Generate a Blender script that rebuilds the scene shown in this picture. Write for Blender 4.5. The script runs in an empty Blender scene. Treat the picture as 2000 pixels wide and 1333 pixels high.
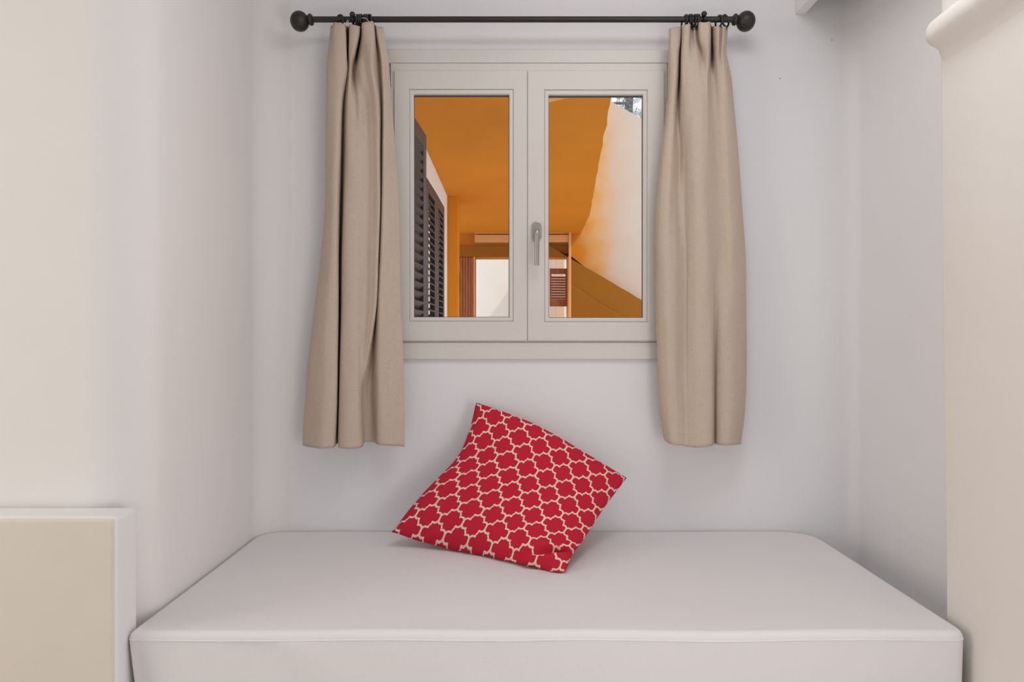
import bpy, bmesh, math, random
from mathutils import Vector, noise
random.seed(7)
SC = bpy.context.scene
COL = SC.collection
PI = math.pi

# ------------------------------------------------------------------ camera
FPX = 1446.0                       # focal length in pixels of the 2000 px frame
CAMZ = 1.15
WALL_Y = 2.58
cam = bpy.data.cameras.new('camera'); cam.sensor_width = 36; cam.lens = 36*FPX/2000
cam.clip_start = 0.02
camo = bpy.data.objects.new('camera', cam); COL.objects.link(camo)
camo.location = (0, 0, CAMZ); camo.rotation_euler = (PI/2, 0, 0)
SC.camera = camo

# ------------------------------------------------------------------ world, lights, exposure
w = bpy.data.worlds.new('sky'); SC.world = w; w.use_nodes = True
bg = w.node_tree.nodes['Background']
bg.inputs[0].default_value = (0.90, 0.95, 1.0, 1); bg.inputs[1].default_value = 1.25
SC.view_settings.view_transform = 'Standard'
SC.view_settings.look = 'None'
SC.view_settings.exposure = 0.0
SC.view_settings.gamma = 1.0
SC.view_settings.use_curve_mapping = False

def area(name, loc, target, sx, sy, power, color):
    l = bpy.data.lights.new(name, 'AREA'); l.shape = 'RECTANGLE'; l.size = sx; l.size_y = sy
    l.energy = power; l.color = color
    o = bpy.data.objects.new(name, l); COL.objects.link(o); o.location = loc
    d = Vector(target) - Vector(loc)
    o.rotation_euler = d.to_track_quat('-Z', 'Y').to_euler()
    return o
# unseen fill panels added behind the camera, right and left; then the ceiling light
area('fill_light_rear', (-0.8, -2.9, 0.70), (-0.8, 0, 0.9), 3.4, 1.15, 11.5, (0.58, 0.80, 1.0))
area('fill_light_right', (1.03, 0.55, 0.75), (-1.0, 1.6, 1.1), 1.3, 0.85, 16.5, (0.98, 0.94, 0.96))
area('fill_light_side', (-2.9, 0.6, 1.35), (1.0, 1.0, 1.3), 1.6, 1.9, 32, (1.0, 0.925, 0.80))
area('ceiling_light', (0.40, 1.3, 2.59), (0.25, 1.5, 0), 1.0, 0.6, 9.3, (0.94, 0.96, 1.0))
sun = bpy.data.lights.new('sun', 'SUN'); sun.energy = 1.3; sun.angle = 0.02; sun.color = (1, .93, .82)
suno = bpy.data.objects.new('sun', sun); COL.objects.link(suno)
suno.rotation_euler = Vector((-0.62, 0.42, -0.85)).to_track_quat('-Z', 'Y').to_euler()

# ------------------------------------------------------------------ helpers
def P(px, py, Y):
    return Vector(((px-1000)*Y/FPX, Y, CAMZ-(py-666.5)*Y/FPX))

def tag(o, label=None, cat=None, group=None, kind=None):
    if label: o['label'] = label
    if cat: o['category'] = cat
    if group: o['group'] = group
    if kind: o['kind'] = kind
    return o

def mesh_obj(name, verts, faces, mat, parent=None, smooth=False, uvs=None):
    me = bpy.data.meshes.new(name); me.from_pydata([tuple(v) for v in verts], [], faces)
    me.materials.append(mat)
    if uvs:
        ul = me.uv_layers.new(name='UVMap')
        for lp in me.loops: ul.data[lp.index].uv = uvs[lp.vertex_index]
    if smooth:
        for p in me.polygons: p.use_smooth = True
    me.update()
    o = bpy.data.objects.new(name, me); COL.objects.link(o)
    if parent: o.parent = parent
    return o

def bm_obj(name, bm, mat, parent=None, smooth=False, bevel=0, seg=2):
    bmesh.ops.recalc_face_normals(bm, faces=bm.faces[:])
    me = bpy.data.meshes.new(name); bm.to_mesh(me); bm.free()
    me.materials.append(mat)
    if smooth:
        for p in me.polygons: p.use_smooth = True
    o = bpy.data.objects.new(name, me); COL.objects.link(o)
    if parent: o.parent = parent
    if bevel:
        m = o.modifiers.new('bevel', 'BEVEL'); m.width = bevel; m.segments = seg; m.limit_method = 'ANGLE'
        m.angle_limit = math.radians(35)
        for p in me.polygons: p.use_smooth = True
        o.modifiers.new('wn', 'WEIGHTED_NORMAL')
    return o

def add_box(bm, x0, x1, y0, y1, z0, z1):
    vs = [bm.verts.new(c) for c in ((x0,y0,z0),(x1,y0,z0),(x1,y1,z0),(x0,y1,z0),(x0,y0,z1),(x1,y0,z1),(x1,y1,z1),(x0,y1,z1))]
    for f in ((0,3,2,1),(4,5,6,7),(0,1,5,4),(1,2,6,5),(2,3,7,6),(3,0,4,7)): bm.faces.new([vs[i] for i in f])

def box(name, x0, x1, y0, y1, z0, z1, mat, parent=None, bevel=0, seg=2):
    bm = bmesh.new(); add_box(bm, x0, x1, y0, y1, z0, z1)
    return bm_obj(name, bm, mat, parent, bevel=bevel, seg=seg)

def add_lathe(bm, pts, origin, axis, n=28):
    """pts: (distance along axis, radius)"""
    axis = Vector(axis).normalized(); a = axis.orthogonal().normalized(); b = axis.cross(a)
    o = Vector(origin); rings = []
    for d, r in pts:
        if r < 1e-6: rings.append([bm.verts.new(o+axis*d)])
        else: rings.append([bm.verts.new(o+axis*d+(a*math.cos(2*PI*k/n)+b*math.sin(2*PI*k/n))*r) for k in range(n)])
    for r0, r1 in zip(rings, rings[1:]):
        for k in range(n):
            k2 = (k+1) % n
            if len(r0) == 1 and len(r1) == 1: continue
            if len(r0) == 1: bm.faces.new((r0[0], r1[k], r1[k2]))
            elif len(r1) == 1: bm.faces.new((r0[k], r1[0], r0[k2]))
            else: bm.faces.new((r0[k], r1[k], r1[k2], r0[k2]))
    for r in (rings[0], rings[-1]):
        if len(r) > 1: bm.faces.new(r)

def add_tube(bm, pts, r, n=12):
    pts = [Vector(p) for p in pts]; rs = r if isinstance(r, (list, tuple)) else [r]*len(pts)
    rings = []; up = None
    for i, p in enumerate(pts):
        t = (pts[min(i+1, len(pts)-1)]-pts[max(i-1, 0)]).normalized()
        if up is None: up = t.orthogonal().normalized()
        up = (up - t*up.dot(t)).normalized(); b = t.cross(up)
        rings.append([bm.verts.new(p+(up*math.cos(2*PI*k/n)+b*math.sin(2*PI*k/n))*rs[i]) for k in range(n)])
    for r0, r1 in zip(rings, rings[1:]):
        for k in range(n): bm.faces.new((r0[k], r0[(k+1) % n], r1[(k+1) % n], r1[k]))
    bm.faces.new(rings[0][::-1]); bm.faces.new(rings[-1])

def add_torus(bm, c, R, r, ax, n=28, m=10):
    ax = Vector(ax).normalized(); a = ax.orthogonal().normalized(); b = ax.cross(a); c = Vector(c)
    V = []
    for i in range(n):
        d = a*math.cos(2*PI*i/n)+b*math.sin(2*PI*i/n)
        V.append([bm.verts.new(c+d*(R+r*math.cos(2*PI*j/m))+ax*r*math.sin(2*PI*j/m)) for j in range(m)])
    for i in range(n):
        for j in range(m):
            bm.faces.new((V[i][j], V[(i+1) % n][j], V[(i+1) % n][(j+1) % m], V[i][(j+1) % m]))

def add_prism(bm, plan, z_levels, off=None):
    """plan: list of (x, y); z_levels; off(x, y, z) -> (dx, dy)"""
    rings = []
    for z in z_levels:
        rings.append([bm.verts.new((x+(off(x, y, z)[0] if off else 0), y+(off(x, y, z)[1] if off else 0), z)) for x, y in plan])
    n = len(plan)
    for r0, r1 in zip(rings, rings[1:]):
        for k in range(n): bm.faces.new((r0[k], r0[(k+1) % n], r1[(k+1) % n], r1[k]))
    bm.faces.new(rings[0][::-1]); bm.faces.new(rings[-1])

def arc(cx, cy, r, a0, a1, n=8):
    return [(cx+r*math.cos(math.radians(a0+(a1-a0)*i/n)), cy+r*math.sin(math.radians(a0+(a1-a0)*i/n))) for i in range(n+1)]

def empty(name, loc):
    o = bpy.data.objects.new(name, None); COL.objects.link(o); o.location = loc; o.empty_display_size = .05
    bpy.context.view_layer.update()
    return o
def under(child, parent):
    """parent keeping the world place"""
    child.parent = parent; child.matrix_parent_inverse = parent.matrix_world.inverted() if parent.type != 'EMPTY' else \
        __import__('mathutils').Matrix.Translation(-Vector(parent.location))
    return child

# ------------------------------------------------------------------ materials
def mat(name, col, rough=0.6, metal=0.0, bump=0.0, bscale=30, var=0.0, vscale=3, spec=None, col2=None, stretch=None, detail=4):
    m = bpy.data.materials.new(name); m.use_nodes = True
    nt = m.node_tree; N = nt.nodes; L = nt.links
    b = N['Principled BSDF']
    b.inputs['Base Color'].default_value = (*col, 1)
    b.inputs['Roughness'].default_value = rough; b.inputs['Metallic'].default_value = metal
    if spec is not None: b.inputs['Specular IOR Level'].default_value = spec
    geo = N.new('ShaderNodeNewGeometry'); src = geo.outputs['Position']
    if stretch:
        mp = N.new('ShaderNodeMapping'); mp.inputs['Scale'].default_value = stretch
        L.new(src, mp.inputs['Vector']); src = mp.outputs['Vector']
    if var or col2:
        n = N.new('ShaderNodeTexNoise'); n.inputs['Scale'].default_value = vscale; n.inputs['Detail'].default_value = 4
        L.new(src, n.inputs['Vector'])
        r = N.new('ShaderNodeValToRGB'); r.color_ramp.elements[0].position = .3; r.color_ramp.elements[1].position = .7
        c2 = col2 if col2 else tuple(c*(1-var) for c in col)
        r.color_ramp.elements[0].color = (*c2, 1); r.color_ramp.elements[1].color = (*col, 1)
        L.new(n.outputs['Fac'], r.inputs['Fac']); L.new(r.outputs['Color'], b.inputs['Base Color'])
    if bump:
        n = N.new('ShaderNodeTexNoise'); n.inputs['Scale'].default_value = bscale; n.inputs['Detail'].default_value = detail
        L.new(src, n.inputs['Vector'])
        bp = N.new('ShaderNodeBump'); bp.inputs['Strength'].default_value = 1; bp.inputs['Distance'].default_value = bump
        L.new(n.outputs['Fac'], bp.inputs['Height']); L.new(bp.outputs['Normal'], b.inputs['Normal'])
    return m

M = {}
M['plaster'] = M_PL = mat('white_plaster', (.875, .86, .872), .75, bump=.0012, bscale=9, var=.02, spec=.2)
M['plaster_cool'] = mat('white_plaster_back', (.87, .85, .86), .75, bump=.0010, bscale=9, var=.02, spec=.2)
M['plaster_warm'] = mat('cream_plaster', (.875, .83, .79), .75, bump=.0022, bscale=11, var=.03, spec=.2)
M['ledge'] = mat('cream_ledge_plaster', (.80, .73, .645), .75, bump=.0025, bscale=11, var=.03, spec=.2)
M['cover'] = mat('white_cotton', (.84, .815, .82), .85, bump=.0006, bscale=60, var=.015, spec=.15)
M['frame'] = mat('off_white_lacquer', (.76, .71, .66), .38, var=.02, vscale=5, bump=.0001, bscale=40)
M['black'] = mat('black_iron', (.022, .018, .016), .42, bump=.0003, bscale=90, spec=.5)
M['steel'] = mat('brushed_steel', (.56, .52, .49), .28, metal=1, bump=.00003, bscale=120, stretch=(8, 8, .3))
M['hook'] = mat('white_hook', (.8, .78, .74), .4)
M['seal'] = mat('dark_seal', (.11, .105, .11), .6)
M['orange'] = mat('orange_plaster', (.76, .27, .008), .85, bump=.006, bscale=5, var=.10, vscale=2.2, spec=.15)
M['ochre'] = mat('shaded_ochre_plaster', (.34, .125, .008), .85, bump=.004, bscale=6, var=.12, vscale=2, spec=.15)  # orange with the parapet's shade mixed into the colour; lintel shares it
M['peach'] = mat('peach_trim', (.80, .42, .16), .7, var=.05)
M['pink'] = mat('pink_plaster', (.80, .58, .48), .8, var=.04)
M['white_out'] = mat('white_render', (.93, .92, .91), .85, bump=.002, bscale=12, var=.04, spec=.2)
M['shutter'] = mat('dark_brown_paint', (.026, .018, .022), .42, bump=.0003, bscale=60, spec=.35)
M['red_wood'] = mat('red_brown_wood', (.42, .13, .035), .5, col2=(.26, .065, .02), vscale=6, stretch=(14, 14, 1), bump=.001, bscale=8)
M['ground'] = mat('pale_paving', (.72, .66, .58), .8, bump=.002, bscale=10, var=.08)
M['floor'] = mat('terracotta_floor', (.58, .52, .47), .6, var=.1, vscale=4)
M['bark'] = mat('grey_bark', (.16, .14, .15), .9, bump=.01, bscale=12, var=.3, vscale=8)
M['leaf'] = mat('leaf_green', (.26, .33, .34), .5, var=.4, vscale=6)

# end wall outside: orange running to cream, bounced sunlight painted into the colour
def bounce_wall():
    m = bpy.data.materials.new('orange_bounce_render'); m.use_nodes = True
    nt = m.node_tree; N = nt.nodes; L = nt.links; b = N['Principled BSDF']; b.inputs['Roughness'].default_value = .85
    b.inputs['Specular IOR Level'].default_value = .15
    g = N.new('ShaderNodeNewGeometry'); s = N.new('ShaderNodeSeparateXYZ'); L.new(g.outputs['Position'], s.inputs[0])
    n = N.new('ShaderNodeTexNoise'); n.inputs['Scale'].default_value = 3.5; n.inputs['Detail'].default_value = 5
    L.new(g.outputs['Position'], n.inputs['Vector'])
    a = N.new('ShaderNodeMath'); a.operation = 'MULTIPLY_ADD'; a.inputs[1].default_value = .5; L.new(n.outputs['Fac'], a.inputs[0]); L.new(s.outputs['X'], a.inputs[2])
    mr = N.new('ShaderNodeMapRange'); mr.inputs['From Min'].default_value = 1.05; mr.inputs['From Max'].default_value = 1.80
    L.new(a.outputs[0], mr.inputs['Value'])
    r = N.new('ShaderNodeValToRGB'); r.color_ramp.elements[0].color = (.62, .23, .012, 1); r.color_ramp.elements[1].color = (.62, .52, .46, 1)
    e = r.color_ramp.elements.new(.35); e.color = (.66, .36, .14, 1)
    e = r.color_ramp.elements.new(.65); e.color = (.63, .46, .36, 1)
    L.new(mr.outputs['Result'], r.inputs['Fac']); L.new(r.outputs['Color'], b.inputs['Base Color'])
    bp = N.new('ShaderNodeBump'); bp.inputs['Distance'].default_value = .006; L.new(n.outputs['Fac'], bp.inputs['Height']); L.new(bp.outputs['Normal'], b.inputs['Normal'])
    return m
M['bounce'] = bounce_wall()

M['left'] = mat('white_plaster_left', (.865, .838, .82), .75, bump=.0012, bscale=9, var=.015, spec=.2)

def glass():
    m = bpy.data.materials.new('window_glass'); m.use_nodes = True
    nt = m.node_tree; N = nt.nodes; L = nt.links; N.remove(N['Principled BSDF']); out = N['Material Output']
    t = N.new('ShaderNodeBsdfTransparent'); t.inputs[0].default_value = (.97, .98, .98, 1)
    g = N.new('ShaderNodeBsdfGlossy'); g.inputs['Roughness'].default_value = .01
    f = N.new('ShaderNodeFresnel'); f.inputs[0].default_value = 1.3
    mx = N.new('ShaderNodeMixShader'); L.new(f.outputs[0], mx.inputs[0]); L.new(t.outputs[0], mx.inputs[1]); L.new(g.outputs[0], mx.inputs[2])
    L.new(mx.outputs[0], out.inputs['Surface'])
    return m
M['glass'] = glass()

def linen(name, spots):
    m = mat(name, (.60, .485, .39), .9, spec=.1)
    nt = m.node_tree; N = nt.nodes; L = nt.links; b = N['Principled BSDF']
    g = N.new('ShaderNodeNewGeometry')
    hs = []
    for sc in ((900, 60, 60), (60, 60, 900)):
        mp = N.new('ShaderNodeMapping'); mp.inputs['Scale'].default_value = sc; L.new(g.outputs['Position'], mp.inputs['Vector'])
        n = N.new('ShaderNodeTexNoise'); n.inputs['Scale'].default_value = 1; n.inputs['Detail'].default_value = 2
        L.new(mp.outputs[0], n.inputs['Vector']); hs.append(n)
    ad = N.new('ShaderNodeMath'); ad.operation = 'ADD'; L.new(hs[0].outputs['Fac'], ad.inputs[0]); L.new(hs[1].outputs['Fac'], ad.inputs[1])
    bp = N.new('ShaderNodeBump'); bp.inputs['Distance'].default_value = .00025; L.new(ad.outputs[0], bp.inputs['Height'])
    # soft wrinkles
    mp = N.new('ShaderNodeMapping'); mp.inputs['Scale'].default_value = (14, 14, 3); L.new(g.outputs['Position'], mp.inputs['Vector'])
    n = N.new('ShaderNodeTexNoise'); n.inputs['Scale'].default_value = 1; n.inputs['Detail'].default_value = 3; L.new(mp.outputs[0], n.inputs['Vector'])
    bp2 = N.new('ShaderNodeBump'); bp2.inputs['Distance'].default_value = .004; L.new(n.outputs['Fac'], bp2.inputs['Height'])
    L.new(bp.outputs['Normal'], bp2.inputs['Normal']); L.new(bp2.outputs['Normal'], b.inputs['Normal'])
    mr = N.new('ShaderNodeMapRange'); mr.inputs['From Min'].default_value = .7; mr.inputs['From Max'].default_value = 1.3
    L.new(ad.outputs[0], mr.inputs['Value'])
    mx = N.new('ShaderNodeMix'); mx.data_type = 'RGBA'; mx.inputs['A'].default_value = (.56, .45, .365, 1); mx.inputs['B'].default_value = (.65, .53, .43, 1)
    L.new(mr.outputs['Result'], mx.inputs['Factor']); prev = mx.outputs['Result']
    for sp in spots:
        d = N.new('ShaderNodeVectorMath'); d.operation = 'DISTANCE'; L.new(g.outputs['Position'], d.inputs[0]); d.inputs[1].default_value = sp
        r = N.new('ShaderNodeMapRange'); r.inputs['From Min'].default_value = .002; r.inputs['From Max'].default_value = .016
        r.inputs['To Min'].default_value = .55; r.inputs['To Max'].default_value = 0; L.new(d.outputs['Value'], r.inputs['Value'])
        k = N.new('ShaderNodeMix'); k.data_type = 'RGBA'; L.new(r.outputs['Result'], k.inputs['Factor']); L.new(prev, k.inputs['A']); k.inputs['B'].default_value = (.62, .40, .25, 1)
        prev = k.outputs['Result']
    L.new(prev, b.inputs['Base Color'])
    return m
M['linen'] = linen('beige_linen', [tuple(P(631, 583, 2.47)), tuple(P(1427, 667, 2.47))])

def trellis():
    m = mat('red_trellis_cotton', (.5, .02, .04), .85, spec=.12)
    nt = m.node_tree; N = nt.nodes; L = nt.links; b = N['Principled BSDF']
    def math_(op, a, bb=None, c=None):
        n = N.new('ShaderNodeMath'); n.operation = op
        for i, v in enumerate((a, bb, c)):
            if v is None: continue
            if isinstance(v, (int, float)): n.inputs[i].default_value = v
            else: L.new(v, n.inputs[i])
        return n.outputs[0]
    uv = N.new('ShaderNodeUVMap'); uv.uv_map = 'UVMap'
    s = N.new('ShaderNodeSeparateXYZ'); L.new(uv.outputs[0], s.inputs[0])
    p = math_('PINGPONG', math_('MULTIPLY_ADD', s.outputs['X'], 1/.0682, 40-.416/.0682), 1.0)
    q = math_('PINGPONG', math_('MULTIPLY_ADD', s.outputs['Y'], 1/.0968, 40-.276/.0968), 1.0)
    # quarter cell, made point-symmetric about its middle
    px_ = math_('SUBTRACT', p, .5); qy_ = math_('SUBTRACT', q, .5)
    sg = math_('SIGN', math_('ADD', px_, 1e-6))
    x = math_('MULTIPLY', px_, math_('MULTIPLY', sg, KX)); y = math_('MULTIPLY', qy_, sg)
    PT = [(0, 0), (.075, -.195), (.2, -.172), (.32, -.178), (.42, -.235), (.5, -.34)]
    segs = [(PT[k], PT[k+1]) for k in range(len(PT)-1)] + [((.5, -.34), (.5, -.5))]
    dist = None
    for (ax, ay), (bx, by) in segs:
        ax *= KX; bx *= KX
        dx, dy = bx-ax, by-ay; l2 = dx*dx+dy*dy
        # t = clamp(((x-ax)dx+(y-ay)dy)/l2)
        t = math_('MULTIPLY_ADD', x, dx/l2, -(ax*dx+ay*dy)/l2)
        tn = N.new('ShaderNodeMath'); tn.operation = 'MULTIPLY_ADD'; tn.use_clamp = True
        L.new(y, tn.inputs[0]); tn.inputs[1].default_value = dy/l2; L.new(t, tn.inputs[2]); t = tn.outputs[0]
        ex = math_('SUBTRACT', x, math_('MULTIPLY_ADD', t, dx, ax)); ey = math_('SUBTRACT', y, math_('MULTIPLY_ADD', t, dy, ay))
        dd = math_('SQRT', math_('MULTIPLY_ADD', ex, ex, math_('MULTIPLY', ey, ey)))
        dist = dd if dist is None else math_('MINIMUM', dist, dd)
    mr = N.new('ShaderNodeMapRange'); mr.inputs['From Min'].default_value = .054; mr.inputs['From Max'].default_value = .068
    mr.inputs['To Min'].default_value = 1; mr.inputs['To Max'].default_value = 0
    L.new(dist, mr.inputs['Value'])
    # weave and uneven print
    mp = N.new('ShaderNodeMapping'); mp.inputs['Scale'].default_value = (260, 260, 1); L.new(uv.outputs[0], mp.inputs['Vector'])
    nz = N.new('ShaderNodeTexNoise'); nz.inputs['Scale'].default_value = 1; nz.inputs['Detail'].default_value = 2; L.new(mp.outputs[0], nz.inputs['Vector'])
    red = N.new('ShaderNodeMix'); red.data_type = 'RGBA'; red.inputs['A'].default_value = (.50, .016, .040, 1); red.inputs['B'].default_value = (.64, .026, .055, 1)
    L.new(nz.outputs['Fac'], red.inputs['Factor'])
    mx = N.new('ShaderNodeMix'); mx.data_type = 'RGBA'; L.new(mr.outputs['Result'], mx.inputs['Factor'])
    L.new(red.outputs['Result'], mx.inputs['A']); mx.inputs['B'].default_value = (.86, .66, .53, 1)
    L.new(mx.outputs['Result'], b.inputs['Base Color'])
    bp = N.new('ShaderNodeBump'); bp.inputs['Distance'].default_value = .0006; L.new(nz.outputs['Fac'], bp.inputs['Height'])
    L.new(bp.outputs['Normal'], b.inputs['Normal'])
    return m
KX = .85
M['trellis'] = trellis()

# ================================================================== ROOM SHELL
ZT = 2.62
ZL = [0, .3, .6, .9, 1.2, 1.5, 1.8, 2.1, 2.4, ZT]
def wob(a, s=1.3, k=0):
    def f(x, y, z):
        n = noise.noise(Vector((x*s+k, y*s, z*s)))
        return (n*a, 0)
    return f
# back wall with window opening
def back_wall():
    hx0, hx1 = P(777, 0, WALL_Y).x, P(1291, 0, WALL_Y).x
    hz0, hz1 = P(0, 661, WALL_Y).z, P(0, 134, WALL_Y).z
    xs = [-.77, hx0, hx1, 1.135]; zs = [0, hz0, hz1, ZT]; ys = [WALL_Y, 2.80]
    bm = bmesh.new(); g = {}
    for i, x in enumerate(xs):
        for k, z in enumerate(zs):
            for j, y in enumerate(ys): g[i, k, j] = bm.verts.new((x, y, z))
    for i in range(3):
        for k in range(3):
            if i == 1 and k == 1: continue
            for j in (0, 1): bm.faces.new((g[i,k,j], g[i+1,k,j], g[i+1,k+1,j], g[i,k+1,j]))
    for a, c in (((1,1),(2,1)), ((2,1),(2,2)), ((2,2),(1,2)), ((1,2),(1,1))): bm.faces.new((g[(*a,0)], g[(*c,0)], g[(*c,1)], g[(*a,1)]))
    for k in range(3):
        for i in (0, 3): bm.faces.new((g[i,k,0], g[i,k+1,0], g[i,k+1,1], g[i,k,1]))
    for i in range(3):
        for k in (0, 3): bm.faces.new((g[i,k,0], g[i+1,k,0], g[i+1,k,1], g[i,k,1]))
    o = bm_obj('wall_back', bm, M['plaster'])
    return tag(o, 'white plaster back wall of the niche holding the window', kind='structure')
wb = back_wall()
for i, (px, py) in enumerate(((1523.5, 153.5), (1624.5, 78.5))):
    bm = bmesh.new(); c = P(px, py, WALL_Y); add_lathe(bm, [(0, .0017), (.002, .0014), (.0028, 0)], (c.x, c.y, c.z), (0, -1, 0), 10)
    bm_obj('nail', bm, M['seal'], wb)

# left wall: niche side with rounded corner turning towards the room
XL = -0.874
plan = [(-.77, 2.58)] + arc(XL+.10, 2.48, .10, 90, 180, 12) + \
       arc(XL-.13, 1.865, .13, 0, -90, 10) + [(-3.0, 1.735), (-3.0, 2.80), (-.77, 2.80)]
plan = [plan[0]] + plan[1:]
bm = bmesh.new(); add_prism(bm, plan, [0, ZT])
tag(bm_obj('wall_left', bm, M['left'], smooth=False), 'white plaster wall left of the daybed with rounded corner', kind='structure')
# right wall: niche side, pier coming forward beside the daybed
XR, XN = 1.051, 1.199
plan = [(1.135, 2.58)] + arc(XN-.045, 2.535, .045, 90, 0, 7) + [(XN, 1.85)] + [(XN, 1.81), (XN-.01, 1.80)] + \
       arc(XR+.014, 1.786, .014, 90, 180, 5) + [(XR, 1.6), (XR, 1.3), (XR, .6), (XR, -3.0), (1.6, -3.0), (1.6, 2.8), (1.135, 2.8)]
def lean(x, y, z):
    if x < 1.12 and y < 1.85:
        return (-.012*max(0, min(1, (z-.5)/1.3)) + .0025*noise.noise(Vector((3*y, 0, 4*z))), 0)
    return (0, 0)
bm = bmesh.new(); add_prism(bm, plan, [i*ZT/26 for i in range(27)], lean)
wr_ = tag(bm_obj('wall_right', bm, M['plaster_warm']), 'cream plaster pier and wall right of the daybed', kind='structure')
wr_.data.materials.append(M['plaster'])
for p in wr_.data.polygons:
    if p.center.x > 1.09 and p.center.y > 1.81: p.material_index = 1
# smooth shading by angle for the rounded walls
for n in ('wall_left', 'wall_right'):
    o = bpy.data.objects[n]
    for p in o.data.polygons: p.use_smooth = True
    m = o.modifiers.new('es', 'EDGE_SPLIT'); m.split_angle = math.radians(30)

# low wall on the left
bm = bmesh.new(); add_box(bm, -3.0, XL-.001, 1.634, 1.7345, 0, .7615)
o = bm_obj('wall_low', bm, M['ledge'], bevel=.014, seg=4)
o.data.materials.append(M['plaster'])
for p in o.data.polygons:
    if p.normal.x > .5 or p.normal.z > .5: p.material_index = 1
tag(o, 'low cream plaster ledge wall at left beside the daybed', kind='structure')

# cornice moulding on the pier
prof = [(1856, -60), (1838, -60), (1838, 28), (1830, 33), (1821, 40), (1811, 49), (1805, 60), (1802, 74), (1805, 84), (1812, 90), (1822, 94), (1830, 99), (1834, 108), (1839, 120), (1843, 136), (1847, 156), (1858, 170)]
prof = [(P(a, b, 1.788).x, P(a, b, 1.788).z) for a, b in prof]
bm = bmesh.new(); rings = []
ysx = [1.788, 1.781] + [1.76-.08*i for i in range(24)]
for k, y in enumerate(ysx):
    sc = .90 if k == 0 else 1
    rings.append([bm.verts.new((XR+.005+(x-XR-.005)*sc + .0025*noise.noise(Vector((x*20, y*7, z*18))), y, z + .0035*noise.noise(Vector((y*5, z*9, 3))))) for x, z in prof])
for r0, r1 in zip(rings, rings[1:]):
    for k in range(len(prof)): bm.faces.new((r0[k], r0[(k+1) % len(prof)], r1[(k+1) % len(prof)], r1[k]))
bm.faces.new(rings[0]); bm.faces.new(rings[-1])
o = bm_obj('trim_1', bm, M['plaster_warm'], smooth=True); m = o.modifiers.new('es', 'EDGE_SPLIT'); m.split_angle = math.radians(50)
tag(o, 'rounded plaster moulding along the top of the right pier', kind='structure')

o = box('gap_bounce_block', 1.056, XN+.004, 1.83, 2.56, 0, .31, M['plaster'], bevel=.01)  # block added to bounce light onto the niche wall above
tag(o, 'added white bounce block in the gap right of the daybed', kind='structure')

# narrow boxed beam at the top right of the niche
o = box('ceiling_beam', P(1553, 0, WALL_Y).x, P(1573, 0, WALL_Y).x, 1.2, 2.5805, P(0, 28, WALL_Y).z, 2.62, M['plaster'], bevel=.003)
tag(o, 'narrow white beam running out from the back wall at top right', kind='structure')

tag(box('floor', -3.1, 1.7, -3.1, 2.8, -.08, 0, M['floor']), 'terracotta floor of the room', kind='structure')
tag(box('ceiling', -3.1, 1.7, -3.1, 2.8, ZT, 2.72, M['plaster']), 'white ceiling of the room', kind='structure')
tag(box('wall_front', -3.1, 1.7, -3.1, -2.95, 0, ZT, M['plaster_warm']), 'wall behind the viewer', kind='structure')
tag(box('wall_side', -3.1, -2.95, -3.1, 2.8, 0, ZT, M['plaster_warm']), 'far left wall of the room', kind='structure')

# ================================================================== WINDOW
def ring_box(bm, x0, x1, z0, z1, ix0, ix1, iz0, iz1, y0, y1):
    """rectangular frame with a rectangular hole, one closed solid"""
    O = [(x0,z0),(x1,z0),(x1,z1),(x0,z1)]; I = [(ix0,iz0),(ix1,iz0),(ix1,iz1),(ix0,iz1)]
    v = {}
    for j, y in enumerate((y0, y1)):
        for k in range(4):
            v['o',k,j] = bm.verts.new((O[k][0], y, O[k][1])); v['i',k,j] = bm.verts.new((I[k][0], y, I[k][1]))
    for k in range(4):
        k2 = (k+1) % 4
        for j in (0, 1): bm.faces.new((v['o',k,j], v['o',k2,j], v['i',k2,j], v['i',k,j]))
        bm.faces.new((v['o',k,0], v['o',k2,0], v['o',k2,1], v['o',k,1]))
        bm.faces.new((v['i',k,0], v['i',k2,0], v['i',k2,1], v['i',k,1]))
YF = 2.560                       # sash front
def X(px, Y=YF): return (px-1000)*Y/FPX
def Z(py, Y=YF): return CAMZ-(py-666.5)*Y/FPX
win = empty('window_1', (X(1030), WALL_Y, Z(666)))
tag(win, 'off white two-leaf casement window between the curtains', kind='structure')
bm = bmesh.new()
ring_box(bm, X(763, 2.568), X(1303, 2.568), Z(668, 2.568), Z(124, 2.568), X(792), X(1276), Z(640), Z(160), 2.5665, 2.66)
under(bm_obj('window_frame', bm, M['frame'], bevel=.0015), win)
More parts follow.
